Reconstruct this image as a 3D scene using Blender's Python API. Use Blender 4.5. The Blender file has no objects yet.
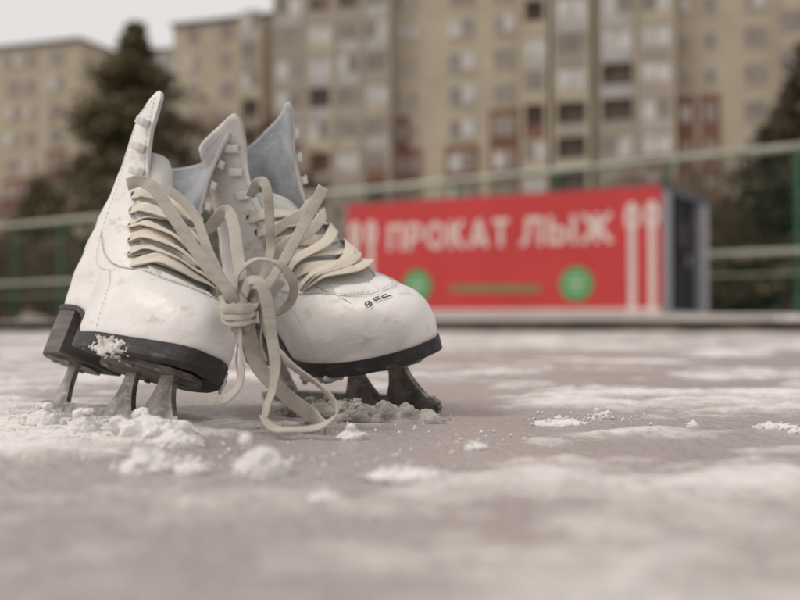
import bpy, bmesh, math, random
from mathutils import Vector, Matrix, noise
import numpy as np
random.seed(7)
PI = math.pi; R = math.radians
S = bpy.context.scene
COL = S.collection
EYE = 0.07            # the camera lies almost on the ice
FPX = 1111.0

# ------------------------------------------------------------------ helpers
def link(o):
    COL.objects.link(o); return o

def tag(o, label=None, cat=None, group=None, kind=None):
    if label: o['label'] = label
    if cat: o['category'] = cat
    if group: o['group'] = group
    if kind: o['kind'] = kind
    return o

def empty(name, loc=(0, 0, 0), rot=(0, 0, 0)):
    o = bpy.data.objects.new(name, None); o.location = loc; o.rotation_euler = rot
    o.empty_display_size = .05
    return link(o)

class MB:
    def __init__(s): s.v = []; s.f = []; s.m = []
    def add(s, vs, fs, mi=0):
        b = len(s.v); s.v += [tuple(p) for p in vs]
        s.f += [tuple(b + i for i in f) for f in fs]; s.m += [mi] * len(fs)
    def box(s, x0, x1, y0, y1, z0, z1, mi=0, M=None):
        vs = [Vector((x, y, z)) for z in (z0, z1) for y in (y0, y1) for x in (x0, x1)]
        if M is not None: vs = [M @ v for v in vs]
        s.add(vs, [(0, 2, 3, 1), (4, 5, 7, 6), (0, 1, 5, 4), (2, 6, 7, 3), (0, 4, 6, 2), (1, 3, 7, 5)], mi)
    def tube(s, pts, r, n=6, mi=0, cap=True):
        pts = [Vector(p) for p in pts]
        rs = r if isinstance(r, (list, tuple)) else [r] * len(pts)
        b = len(s.v); ref = Vector((0, 0, 1))
        t0 = (pts[1] - pts[0]).normalized()
        if abs(t0.z) > .9: ref = Vector((1, 0, 0))
        nrm = t0.cross(ref).normalized()
        for i, p in enumerate(pts):
            t = (pts[min(i + 1, len(pts) - 1)] - pts[max(i - 1, 0)]).normalized()
            nrm = (nrm - t * nrm.dot(t)).normalized(); bn = t.cross(nrm)
            for k in range(n):
                a = 2 * PI * k / n
                s.v.append(tuple(p + (nrm * math.cos(a) + bn * math.sin(a)) * rs[i]))
        for i in range(len(pts) - 1):
            for k in range(n):
                k2 = (k + 1) % n
                s.f.append((b + i * n + k, b + i * n + k2, b + (i + 1) * n + k2, b + (i + 1) * n + k)); s.m.append(mi)
        if cap:
            s.f.append(tuple(b + k for k in range(n))[::-1]); s.m.append(mi)
            e = b + (len(pts) - 1) * n
            s.f.append(tuple(e + k for k in range(n))); s.m.append(mi)
    def ribbon(s, pts, nrms, w, th, mi=0):
        """flat woven band: rounded cross-section swept along pts, nrms = face normals"""
        pts = [Vector(p) for p in pts]; N = len(pts); b = len(s.v)
        ws = w if isinstance(w, (list, tuple)) else [w] * N
        prof = [(-.5, 0), (-.485, .34), (-.42, .5), (0, .42), (.42, .5), (.485, .34), (.5, 0), (.485, -.34), (.42, -.5), (0, -.42), (-.42, -.5), (-.485, -.34)]
        for i, p in enumerate(pts):
            t = (pts[min(i + 1, N - 1)] - pts[max(i - 1, 0)]).normalized()
            n = Vector(nrms[i]); n = (n - t * n.dot(t))
            n = n.normalized() if n.length > 1e-6 else Vector((0, 0, 1))
            bi = t.cross(n)
            for a, c in prof: s.v.append(tuple(p + bi * a * ws[i] + n * c * th))
        m = len(prof)
        for i in range(N - 1):
            for k in range(m):
                k2 = (k + 1) % m
                s.f.append((b + i * m + k, b + (i + 1) * m + k, b + (i + 1) * m + k2, b + i * m + k2)); s.m.append(mi)
        s.f.append(tuple(b + k for k in range(m))); s.m.append(mi)
        s.f.append(tuple(b + (N - 1) * m + k for k in range(m))[::-1]); s.m.append(mi)
    def build(s, name, mats, parent=None, smooth=False, loc=None):
        me = bpy.data.meshes.new(name); me.from_pydata(s.v, [], s.f)
        mats = mats if isinstance(mats, (list, tuple)) else [mats]
        for m in mats: me.materials.append(m)
        me.polygons.foreach_set('material_index', s.m)
        if smooth: me.polygons.foreach_set('use_smooth', [True] * len(s.f))
        me.update()
        o = bpy.data.objects.new(name, me); link(o)
        if parent: o.parent = parent
        if loc: o.location = loc
        return o

def cr(kn, x):
    """Catmull-Rom through (x, y) knots"""
    if x <= kn[0][0]: return kn[0][1]
    if x >= kn[-1][0]: return kn[-1][1]
    for i in range(len(kn) - 1):
        if x <= kn[i + 1][0]: break
    x0, y0 = kn[i]; x1, y1 = kn[i + 1]
    xm, ym = kn[i - 1] if i > 0 else (2 * x0 - x1, y0)
    xp, yp = kn[i + 2] if i + 2 < len(kn) else (2 * x1 - x0, y1)
    h = x1 - x0; t = (x - x0) / h
    m0 = (y1 - ym) / (x1 - xm) * h; m1 = (yp - y0) / (xp - x0) * h
    return (2*t**3 - 3*t*t + 1)*y0 + (t**3 - 2*t*t + t)*m0 + (-2*t**3 + 3*t*t)*y1 + (t**3 - t*t)*m1

def spline(P, n=8):
    P = [Vector(p) for p in P]; out = []
    for i in range(len(P) - 1):
        a = P[i - 1] if i else P[0] * 2 - P[1]; b = P[i]; c = P[i + 1]
        d = P[i + 2] if i + 2 < len(P) else P[-1] * 2 - P[-2]
        for k in range(n):
            t = k / n
            out.append(.5 * ((2*b) + (c - a)*t + (2*a - 5*b + 4*c - d)*t*t + (3*b - a - 3*c + d)*t**3))
    out.append(P[-1]); return out

def sm(a, b, x):
    t = min(1, max(0, (x - a) / (b - a))); return t*t*(3 - 2*t)

def fbm(x, y, z=0, o=4):
    s = 0; a = 1; t = 0
    for i in range(o):
        s += a * noise.noise(Vector((x, y, z + 7.3 * i))); t += a
        x *= 2.03; y *= 2.03; z *= 2.03; a *= .5
    return s / t

# ------------------------------------------------------------------ materials
def mat(name, col, rough=.6, metal=0, var=.12, scale=8, bump=0, bscale=60, sss=0, col2=None, thr=(.4, .6), spec=.5, coord='Object', detail=6, stretch=None):
    m = bpy.data.materials.new(name); m.use_nodes = True; nt = m.node_tree; N = nt.nodes; L = nt.links
    p = N['Principled BSDF']; p.inputs['Roughness'].default_value = rough; p.inputs['Metallic'].default_value = metal
    p.inputs['Specular IOR Level'].default_value = spec
    tc = N.new('ShaderNodeTexCoord'); src = tc.outputs[coord]
    if stretch:
        mp = N.new('ShaderNodeMapping'); mp.inputs['Scale'].default_value = stretch; L.new(src, mp.inputs['Vector']); src = mp.outputs['Vector']
    nz = N.new('ShaderNodeTexNoise'); nz.inputs['Scale'].default_value = scale; nz.inputs['Detail'].default_value = detail
    L.new(src, nz.inputs['Vector'])
    rp = N.new('ShaderNodeValToRGB'); L.new(nz.outputs['Fac'], rp.inputs['Fac'])
    c2 = col2 or [max(0, c * (1 - var)) for c in col]; c1 = col if col2 else [min(1, c * (1 + var)) for c in col]
    rp.color_ramp.elements[0].position = thr[0]; rp.color_ramp.elements[0].color = (*c2, 1)
    rp.color_ramp.elements[1].position = thr[1]; rp.color_ramp.elements[1].color = (*c1, 1)
    L.new(rp.outputs['Color'], p.inputs['Base Color'])
    if bump:
        nb = N.new('ShaderNodeTexNoise'); nb.inputs['Scale'].default_value = bscale; nb.inputs['Detail'].default_value = 5
        L.new(src, nb.inputs['Vector'])
        b = N.new('ShaderNodeBump'); b.inputs['Strength'].default_value = 1; b.inputs['Distance'].default_value = bump
        L.new(nb.outputs['Fac'], b.inputs['Height']); L.new(b.outputs['Normal'], p.inputs['Normal'])
    if sss:
        p.inputs['Subsurface Weight'].default_value = sss; p.inputs['Subsurface Radius'].default_value = (.012, .012, .012); p.inputs['Subsurface Scale'].default_value = .5
    return m

M = {}
M['leather'] = mat('white_leather', (.77, .745, .725), .40, var=.02, scale=14, bump=.0007, bscale=110, col2=(.64, .61, .585), thr=(.30, .50), spec=.4)
M['lining'] = mat('grey_lining', (.42, .43, .46), .85, var=.12, scale=60, bump=.0006, bscale=400)
M['tongue'] = mat('tongue_felt', (.52, .52, .49), .8, var=.08, scale=40, bump=.0006, bscale=300)
M['trim'] = mat('leather_edge', (.46, .45, .43), .7, var=.1, scale=50)
M['lace'] = mat('ivory_lace', (.67, .61, .51), .85, var=.03, scale=900, bump=.0005, bscale=1400, detail=3)
M['lace2'] = mat('shaded_lace', (.45, .415, .36), .85, var=.03, scale=900, bump=.0005, bscale=1400, detail=3)  # same lace as in the boots, shading put into a darker tone
M['thread'] = mat('stitch_thread', (.44, .42, .40), .8)
M['sole'] = mat('black_sole', (.035, .03, .03), .6, var=.3, scale=60, bump=.0008, bscale=200, col2=(.018, .016, .016))
M['heel'] = mat('stacked_heel', (.17, .15, .14), .7, scale=12, col2=(.075, .065, .06), thr=(.35, .65), bump=.0008, bscale=90, stretch=(1, 1, 14))
M['steel'] = mat('dull_steel', (.34, .315, .295), .42, metal=.6, var=.2, scale=60, bump=.0003, bscale=300, col2=(.18, .16, .145))
M['plate'] = mat('stained_plate', (.20, .175, .155), .5, metal=.4, scale=70, col2=(.10, .085, .075))
M['hook'] = mat('painted_hook', (.66, .65, .62), .4, var=.08, scale=200)
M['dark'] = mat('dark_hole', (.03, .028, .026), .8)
M['ink'] = mat('marker_ink', (.02, .018, .035), .6)
M['snow'] = mat('fresh_snow', (.72, .69, .67), .75, var=.05, scale=30, bump=.003, bscale=220, sss=.35, spec=.25)
M['snowfar'] = mat('trodden_snow', (.42, .39, .355), .9, scale=.6, col2=(.28, .255, .225), bump=.03, bscale=2)
M['slush'] = mat('dirty_snow', (.42, .385, .36), .7, scale=50, col2=(.25, .22, .20), bump=.003, bscale=250, sss=.2, spec=.3)
M['red'] = mat('red_banner', (.56, .04, .042), .55, var=.05, scale=.8)
M['white'] = mat('white_print', (.74, .60, .56), .6, var=.04)
M['green'] = mat('green_print', (.09, .33, .11), .6, var=.05)
M['palegreen'] = mat('pale_print', (.40, .58, .38), .6, var=.05)
M['contgrey'] = mat('grey_profile', (.42, .42, .45), .5, var=.06)
M['contdark'] = mat('dark_panel', (.035, .032, .036), .5, var=.2, scale=2)
M['contblue'] = mat('blue_grey_trim', (.11, .12, .17), .5)
M['kerb'] = mat('weathered_board', (.11, .08, .055), .85, scale=3, col2=(.055, .042, .03), bump=.004, bscale=20)
M['fence'] = mat('green_paint', (.03, .13, .07), .5, var=.1)
M['rail'] = mat('pale_green_rail', (.42, .43, .35), .5, var=.1, scale=1)
M['panel'] = mat('beige_panel', (.49, .42, .32), .9, scale=.35, col2=(.42, .36, .275), thr=(.35, .65))  # block panels kept pale, distance haze is put into their colour
M['panelg'] = mat('grey_panel', (.40, .345, .285), .9, scale=.4, col2=(.33, .285, .235))
M['rust'] = mat('rust_brick', (.24, .12, .082), .9, scale=1.5, col2=(.17, .088, .062))
M['farwall'] = mat('pale_grey_panel', (.42, .40, .38), .9, scale=.5, var=.06)
M['glass'] = mat('window_glass', (.20, .17, .145), .3, scale=.3, col2=(.29, .25, .215), spec=.6)  # lightened too, so the haze sits in the glass colour
M['glint'] = mat('pale_glint_glass', (.55, .53, .50), .35, var=.15, scale=1.5)  # pale panes: window reflections painted as glass colour
M['frame'] = mat('window_frame', (.45, .41, .37), .6, scale=1)
M['loggia'] = mat('loggia_shade', (.23, .185, .15), .9, scale=.8, col2=(.15, .12, .10))  # back wall of the loggias, recess shade put into the colour
M['roof'] = mat('roof_felt', (.12, .11, .10), .9)
M['needle'] = mat('conifer_foliage', (.17, .14, .065), .8, scale=1.2, col2=(.09, .075, .035), thr=(.35, .7))
M['needle2'] = mat('dark_conifer_foliage', (.11, .078, .04), .8, scale=1.2, col2=(.05, .037, .02), thr=(.35, .7))
M['bark'] = mat('bare_bark', (.12, .085, .065), .9, scale=3)
M['twig'] = mat('red_twigs', (.20, .125, .085), .9, scale=1, col2=(.12, .075, .05))

def scuff(m, scale=26, thr=(.64, .72), col=(.30, .27, .245), amt=.75):
    nt = m.node_tree; N = nt.nodes; L = nt.links; p = N['Principled BSDF']; old = p.inputs['Base Color'].links[0].from_socket
    tc = N.new('ShaderNodeTexCoord'); mp = N.new('ShaderNodeMapping'); mp.inputs['Scale'].default_value = (1, 1, 2.6); mp.inputs['Rotation'].default_value = (.4, .3, .2)
    L.new(tc.outputs['Object'], mp.inputs['Vector'])
    n1 = N.new('ShaderNodeTexNoise'); n1.inputs['Scale'].default_value = scale; n1.inputs['Detail'].default_value = 9; n1.inputs['Roughness'].default_value = .7; L.new(mp.outputs[0], n1.inputs['Vector'])
    r = N.new('ShaderNodeMapRange'); r.inputs['From Min'].default_value = thr[0]; r.inputs['From Max'].default_value = thr[1]; r.inputs['To Max'].default_value = amt; L.new(n1.outputs['Fac'], r.inputs['Value'])
    x = N.new('ShaderNodeMix'); x.data_type = 'RGBA'; x.inputs[7].default_value = (*col, 1); L.new(r.outputs['Result'], x.inputs[0]); L.new(old, x.inputs[6]); L.new(x.outputs[2], p.inputs['Base Color'])
    r2 = N.new('ShaderNodeMapRange'); r2.inputs['To Min'].default_value = p.inputs['Roughness'].default_value - .1; r2.inputs['To Max'].default_value = p.inputs['Roughness'].default_value + .15
    L.new(n1.outputs['Fac'], r2.inputs['Value']); L.new(r2.outputs['Result'], p.inputs['Roughness'])
scuff(M['leather'], 34, (.56, .72), (.42, .385, .35), .75)
scuff(M['sole'], 60, (.55, .70), (.16, .145, .13), .7)
scuff(M['steel'], 70, (.50, .70), (.62, .60, .58), .7)
scuff(M['lace'], 60, (.50, .75), (.40, .36, .29), .5)
scuff(M['lace2'], 60, (.45, .75), (.26, .235, .195), .6)
scuff(M['red'], 2.2, (.55, .75), (.42, .09, .08), .5)

# ------------------------------------------------------------------ world and light
W = bpy.data.worlds.new('World'); S.world = W; W.use_nodes = True
nt = W.node_tree; bg = nt.nodes['Background']
SUN_EL, SUN_AZ = 42, -62      # azimuth from +Y towards +X, so the sun stands front-left
sky = nt.nodes.new('ShaderNodeTexSky'); sky.sky_type = 'NISHITA'; sky.sun_disc = False
sky.sun_elevation = R(SUN_EL); sky.sun_rotation = R(SUN_AZ); sky.dust_density = 6; sky.air_density = 1.2
mix = nt.nodes.new('ShaderNodeMix'); mix.data_type = 'RGBA'; mix.inputs['Factor'].default_value = .88
mix.inputs[7].default_value = (9.6, 9.1, 8.85, 1)     # even cloud cover over the clear sky
nt.links.new(sky.outputs['Color'], mix.inputs[6]); nt.links.new(mix.outputs[2], bg.inputs['Color'])
bg.inputs['Strength'].default_value = .09
sl = bpy.data.lights.new('sun', 'SUN'); sl.energy = 1.5; sl.angle = R(14); sl.color = (1, .95, .88)
so = link(bpy.data.objects.new('sun', sl))
a = R(SUN_AZ); e = R(SUN_EL)
sd = Vector((math.sin(a) * math.cos(e), math.cos(a) * math.cos(e), math.sin(e)))
# the bright part of the cloud is behind the photographer's left shoulder
sd = Vector((-.60, -.06, .79)).normalized()
so.rotation_euler = sd.to_track_quat('Z', 'Y').to_euler()
sky.sun_elevation = math.asin(sd.z); sky.sun_rotation = math.atan2(sd.x, sd.y)

cam = bpy.data.cameras.new('camera'); co = link(bpy.data.objects.new('camera', cam)); S.camera = co
co.location = (0, 0, EYE); co.rotation_euler = (R(90 + math.degrees(math.atan(24 / FPX))), 0, 0)
cam.sensor_width = 36; cam.lens = 50; cam.clip_start = .01; cam.clip_end = 2000
cam.dof.use_dof = True; cam.dof.focus_distance = .79; cam.dof.aperture_fstop = 5.3; cam.dof.aperture_blades = 0
S.view_settings.view_transform = 'Standard'; S.view_settings.look = 'None'; S.view_settings.gamma = 1
S.view_settings.exposure = 0; S.view_settings.use_curve_mapping = False
S.render.engine = 'CYCLES'; S.cycles.use_denoising = True
try: S.cycles.denoiser = 'OPENIMAGEDENOISE'
except Exception: pass
S.cycles.max_bounces = 6; S.cycles.diffuse_bounces = 3; S.cycles.caustics_reflective = False; S.cycles.caustics_refractive = False

def at(px, py, Y):
    """world point at depth Y seen at photograph pixel (px, py)"""
    return Vector(((px - 400) / FPX * Y, Y, EYE + (324 - py) / FPX * Y))

# ------------------------------------------------------------------ ice
def snow_mask(x, y):
    n = fbm(x * 3.4 + 3.1, y * 3.0 - 1.3, 0.5, 5)
    n2 = fbm(x * 13 + 1.7, y * 11, 4.2, 4)
    m = n * 1.25 + n2 * .6 - .02 + .10 * sm(1.2, 4, y) + .10 * sm(0, .3, x) * (1 - sm(.6, .9, y)) - .10 * sm(.1, -.2, x) * (1 - sm(.4, .6, y))
    return m

def ice_height(x, y):
    m = snow_mask(x, y)
    m += .55 * fbm(x * 3 + y * 1.2, y * 24 - x * 7, 6.6, 3) * sm(.42, .6, y)
    m = .10 + (m - .10) * (.50 + .50 * sm(.35, .6, y)) + .09 * sm(.02, .16, x - .1 * (y - .3)) * (1 - sm(.55, .75, y))
    h = .0026 * sm(-.02, .30, m) + .0022 * sm(.08, .3, m) * (fbm(x * 45, y * 45, 2, 3) + .5)
    h += .0020 * fbm(x * 60, y * 40, 9, 3)
    g = abs(math.sin((x * .8 + y * .35 + .25 * noise.noise(Vector((x * .7, y * .7, 3)))) * 60))
    h -= .0008 * (1 - sm(0, .12, g))
    return h, m

def kerb_y(x): return 9.7 - .10 * x

def make_ice():
    xs = sorted(set([-14 + i * .5 for i in range(22)] + [-3 + i * .05 for i in range(36)] + [-1.2 + i * .006 for i in range(400)] + [1.2 + i * .05 for i in range(40)] + [3.2 + i * .5 for i in range(24)]))
    ys = [-6, -3, -1.5, -.6, -.2, 0]
    y = .12
    while y < 10.0: ys.append(y); y *= 1.0 + (.0065 if y < 1.6 else .016)
    ys.append(10.2)
    v = []; f = []; att = []
    nx = len(xs)
    for y in ys:
        for x in xs:
            yy = y
            pass
            h, m = ice_height(x, yy)
            v.append((x, yy, h)); att.append(m)
    for j in range(len(ys) - 1):
        for i in range(nx - 1):
            a = j * nx + i; f.append((a, a + 1, a + nx + 1, a + nx))
    me = bpy.data.meshes.new('ice'); me.from_pydata(v, [], f)
    at_ = me.attributes.new('snow', 'FLOAT', 'POINT'); at_.data.foreach_set('value', att)
    me.polygons.foreach_set('use_smooth', [True] * len(f))
    m = bpy.data.materials.new('scraped_ice'); m.use_nodes = True; n = m.node_tree; N = n.nodes; L = n.links
    p = N['Principled BSDF']
    tc = N.new('ShaderNodeTexCoord'); an = N.new('ShaderNodeAttribute'); an.attribute_name = 'snow'
    nz = N.new('ShaderNodeTexNoise'); nz.inputs['Scale'].default_value = 38; nz.inputs['Detail'].default_value = 8; nz.inputs['Roughness'].default_value = .65
    L.new(tc.outputs['Object'], nz.inputs['Vector'])
    ma = N.new('ShaderNodeMath'); ma.operation = 'MULTIPLY_ADD'; ma.inputs[1].default_value = .60; ma.inputs[2].default_value = -.30
    L.new(nz.outputs['Fac'], ma.inputs[0])
    acc = ma.outputs[0]
    for ang, sc, thr in ((.35, (5, 170, 1), .66), (-.5, (4, 230, 1), .68), (1.2, (3, 150, 1), .69)):      # skate cuts
        mp = N.new('ShaderNodeMapping'); mp.inputs['Rotation'].default_value = (0, 0, ang); mp.inputs['Scale'].default_value = sc
        L.new(tc.outputs['Object'], mp.inputs['Vector'])
        ns = N.new('ShaderNodeTexNoise'); ns.inputs['Scale'].default_value = 1; ns.inputs['Detail'].default_value = 2; L.new(mp.outputs[0], ns.inputs['Vector'])
        mr = N.new('ShaderNodeMapRange'); mr.inputs['From Min'].default_value = thr; mr.inputs['From Max'].default_value = thr + .05; mr.inputs['To Max'].default_value = .20; L.new(ns.outputs['Fac'], mr.inputs['Value'])
        a2 = N.new('ShaderNodeMath'); a2.operation = 'ADD'; L.new(acc, a2.inputs[0]); L.new(mr.outputs['Result'], a2.inputs[1]); acc = a2.outputs[0]
    ad = N.new('ShaderNodeMath'); ad.operation = 'ADD'; L.new(an.outputs['Fac'], ad.inputs[0]); L.new(acc, ad.inputs[1])
    rp = N.new('ShaderNodeValToRGB'); rp.color_ramp.elements[0].position = .0; rp.color_ramp.elements[0].color = (.395, .338, .325, 1)
    rp.color_ramp.elements[1].position = .36; rp.color_ramp.elements[1].color = (.78, .74, .715, 1)
    el = rp.color_ramp.elements.new(.13); el.color = (.53, .485, .46, 1)
    L.new(ad.outputs[0], rp.inputs['Fac'])
    n3 = N.new('ShaderNodeTexNoise'); n3.inputs['Scale'].default_value = 5; n3.inputs['Detail'].default_value = 7; L.new(tc.outputs['Object'], n3.inputs['Vector'])
    mx = N.new('ShaderNodeMix'); mx.data_type = 'RGBA'; mx.blend_type = 'MULTIPLY'; mx.inputs[0].default_value = .55
    r3 = N.new('ShaderNodeValToRGB'); r3.color_ramp.elements[0].position = .35; r3.color_ramp.elements[0].color = (.78, .75, .75, 1); r3.color_ramp.elements[1].position = .62
    L.new(n3.outputs['Fac'], r3.inputs['Fac']); L.new(rp.outputs['Color'], mx.inputs[6]); L.new(r3.outputs['Color'], mx.inputs[7])
    L.new(mx.outputs[2], p.inputs['Base Color'])
    rr = N.new('ShaderNodeMapRange'); rr.inputs['From Min'].default_value = 0; rr.inputs['From Max'].default_value = .3; rr.inputs['To Min'].default_value = .30; rr.inputs['To Max'].default_value = .85
    L.new(ad.outputs[0], rr.inputs['Value']); L.new(rr.outputs['Result'], p.inputs['Roughness'])
    p.inputs['Specular IOR Level'].default_value = .5
    nb = N.new('ShaderNodeTexNoise'); nb.inputs['Scale'].default_value = 130; nb.inputs['Detail'].default_value = 7
    L.new(tc.outputs['Object'], nb.inputs['Vector'])
    b = N.new('ShaderNodeBump'); b.inputs['Distance'].default_value = .006; L.new(nb.outputs['Fac'], b.inputs['Height'])
    L.new(b.outputs['Normal'], p.inputs['Normal'])
    me.materials.append(m)
    o = link(bpy.data.objects.new('ice_rink', me)); tag(o, kind='structure')
make_ice()

g = MB(); g.add([(-500, -500, -.02), (500, -500, -.02), (500, 700, -.02), (-500, 700, -.02)], [(0, 1, 2, 3)])
tag(g.build('ground', M['snowfar']), kind='structure')
def bank_z(x, y):
    return .078 + sm(-3, 1.5, x) * .15 * sm(10.5, 18, y) + .07 * sm(12, 40, y) + .02 * fbm(x * .5, y * .5, 1, 3) * sm(10.5, 14, y)
g = MB(); xs = [-40 + i * 1.0 for i in range(91)]; ys = [9.8, 10.6, 11.2, 12, 13, 14.4, 15.2, 16, 17, 18, 19.5, 21, 23, 26, 30, 35, 42, 60, 100, 240]
vs = [(x, (kerb_y(x) + .08) if j == 0 else y, bank_z(x, y)) for j, y in enumerate(ys) for x in xs]
# keep the second row beyond the kerb line
vs = [(x, y, z) if y > kerb_y(x) else (x, kerb_y(x) + .08 + .1 * k / len(vs), z) for k, (x, y, z) in enumerate(vs)]
g.add(vs, [(j * 91 + i, j * 91 + i + 1, (j + 1) * 91 + i + 1, (j + 1) * 91 + i) for j in range(len(ys) - 1) for i in range(90)])
o = g.build('snow_bank', M['snowfar'], smooth=True); tag(o, kind='structure')

# kerb boards along the rink edge
def kerb():
    r = empty('rink_kerb', (0, kerb_y(0), 0)); tag(r, 'low weathered brown board edging the far side of the ice before the red kiosk', 'kerb')
    x = -1.6
    while x < 7:
        g = MB(); ln = 2.4
        pts = []
        n = 8
        for i in range(n + 1):
            xx = x + (ln - .015) * i / n
            yy = kerb_y(xx) - kerb_y(0)
            pts.append((xx, yy, .102 + .004 * noise.noise(Vector((xx, 0, 5)))))
        vs = []
        for p in pts:
            vs += [(p[0], p[1] - .03, -.01), (p[0], p[1] - .03, p[2] - .006), (p[0], p[1] - .022, p[2]), (p[0], p[1] + .08, p[2]), (p[0], p[1] + .08, -.01)]
        fs = [(i * 5 + k, (i + 1) * 5 + k, (i + 1) * 5 + k + 1, i * 5 + k + 1) for i in range(n) for k in range(4)] + [(0, 1, 2, 3, 4), tuple(n * 5 + k for k in (4, 3, 2, 1, 0))]
        g.add(vs, fs); g.build('board', M['kerb'], r); x += ln
kerb()

def lump(name, loc, size, label, cat='snow', group=None, seed=0, m='snow', n=None, grain=None):
    """a heap of snow: many overlapping grains fused into one rough surface"""
    rn = random.Random(seed * 13 + 1); bm = bmesh.new(); sx, sy, sz = size; big = max(size)
    g0 = grain or min(sx, sy, sz * 1.3) * .36; asp = sx * sy / (g0 * g0)
    n = n or int(min(90, 10 + asp * 1.6))
    bmesh.ops.create_icosphere(bm, subdivisions=2, radius=1, matrix=Matrix.Translation((0, 0, -.1 * sz)) @ Matrix.Diagonal((sx * .86, sy * .86, sz * .80, 1)))
    for i in range(n):
        a = rn.uniform(0, 2 * PI); q = math.sqrt(rn.random()) * .95; x = math.cos(a) * q * sx; y = math.sin(a) * q * sy
        top = sz * (1 - q * q) * (.55 + .7 * max(0, .5 + fbm(x / g0 * .25, y / g0 * .25, seed, 2)))
        z = rn.random() ** .5 * top; rr = g0 * (.22 + .75 * rn.random() ** 2) * (1.1 - .5 * q)
        bmesh.ops.create_icosphere(bm, subdivisions=2, radius=rr, matrix=Matrix.Translation((x, y, z)) @ Matrix.Rotation(rn.uniform(0, 6), 4, 'Z') @ Matrix.Diagonal((rn.uniform(.8, 1.3), rn.uniform(.8, 1.2), rn.uniform(.7, 1), 1)))
    for v in bm.verts:
        v.co += Vector((fbm(v.co.x / g0 * 1.5, v.co.y / g0 * 1.5, v.co.z / g0 * 1.5 + seed, 3), fbm(v.co.y / g0 * 1.5, v.co.z / g0 * 1.5, seed, 3), fbm(v.co.z / g0, v.co.x / g0, seed + 5, 3))) * g0 * .35
    me = bpy.data.meshes.new(name); bm.to_mesh(me); bm.free(); me.materials.append(M[m])
    o = link(bpy.data.objects.new(name, me)); o.location = loc
    md = o.modifiers.new('fuse', 'REMESH'); md.mode = 'VOXEL'; md.voxel_size = max(g0 * .11, big * .012); md.use_smooth_shade = True
    tx = bpy.data.textures.new('grain', 'CLOUDS'); tx.noise_scale = g0 * .55; tx.noise_depth = 4
    dm = o.modifiers.new('rough', 'DISPLACE'); dm.texture = tx; dm.strength = g0 * .45; dm.mid_level = .5; dm.texture_coords = 'LOCAL'
    tag(o, label, cat, group); return o

# ------------------------------------------------------------------ the figure skates
FOOT = [(-.14, .028), (-.1, .031), (-.06, .0285), (-.035, .0285), (-.018, .0335), (0, .0405), (.03, .0455), (.055, .0465), (.08, .0435), (.1, .0395), (.13, .033)]
XF = [(.055, .1185), (.062, .121), (.075, .1215), (.086, .117), (.094, .109), (.100, .097), (.105, .084), (.111, .068), (.120, .052), (.135, .033), (.155, .010), (.175, -.007), (.195, -.016), (.22, -.018), (.252, -.012)]
XB = [(.055, -.118), (.09, -.124), (.11, -.126), (.135, -.122), (.16, -.114), (.185, -.107), (.22, -.106), (.252, -.109)]
SHW = [(.055, .036), (.1, .0345), (.13, .0330), (.16, .0330), (.19, .0345), (.22, .036), (.252, .039)]
YT = [(.110, 0), (.1115, .011), (.114, .0165), (.119, .0195), (.13, .0205), (.16, .0215), (.185, .024), (.21, .029), (.252, .035)]
def zsole(x):
    return cr([(-.13, .032), (-.06, .029), (-.038, .023), (-.018, .010), (0, .002), (.05, 0), (.08, 0), (.1, .001), (.125, .003)], x)
KTOP = [(0, .91), (.02, .97), (.05, 1), (.09, .99), (.14, .96), (.20, .925), (.28, .88), (.38, .83), (.5, .77), (.7, .68), (.85, .62), (1, .60)]
def phi0(z):
    yt = cr(YT, z)
    if yt <= 1e-5: return 0
    p = .62 + .3 * sm(.06, .14, z)
    return math.asin(min(.98, (yt / cr(SHW, z)) ** (1 / p)))
FOLD = {1: 0.0, -1: 0.0}; LEAN = .22
def boot(side, u, z, off=0):
    """point of the boot's outer face: side +1 left / -1 right, u 0 front edge .. 1 back, nominal height z"""
    xf = cr(XF, z); xb = cr(XB, z); A = (xf - xb) / 2 + off; xm = (xf + xb) / 2
    p = .62 + .3 * sm(.06, .14, z)
    f0 = phi0(z); ph = f0 + u * (PI - f0)
    x = xm + A * math.cos(ph)
    k = sm(.075, .145, z)
    w = (cr(FOOT, x) * (1 + .03 * math.sin(min(1, (z - .055) / .05) * PI))) * (1 - k) + cr(SHW, z) * k + off
    y = side * w * max(0, math.sin(ph)) ** p
    zz = z + zsole(x) * (1 - sm(.057, .125, z))
    x += LEAN * max(0, z - .12) ** 1.2
    if z > .175:
        kk = cr(KTOP, u); zz = .175 + 1.14 * (z - .175) * (kk * sm(.175, .20, z) + 1 * (1 - sm(.175, .20, z)))
        s = sm(.17, .25, z) * (1 - sm(0, .5, u)); y += side * (.004 + FOLD[side]) * s
    return Vector((x, y, zz))
def bnorm(side, u, z):
    e = 1e-3
    a = boot(side, min(1, u + e * 5), z) - boot(side, max(0, u - e * 5), z); b = boot(side, u, z + e) - boot(side, u, z - e)
    n = a.cross(b)
    n = n.normalized() if n.length > 0 else Vector((0, 0, 1))
    c = boot(side, u, z) - Vector((boot(side, .5, z).x, 0, .09 if z < .12 else z))
    if u < .02 and z < .1: c = Vector((1, 0, .5))
    return n if n.dot(c) > 0 else -n
def onboot(side, u, z, d=0):
    return boot(side, u, z) + bnorm(side, u, z) * d

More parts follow.
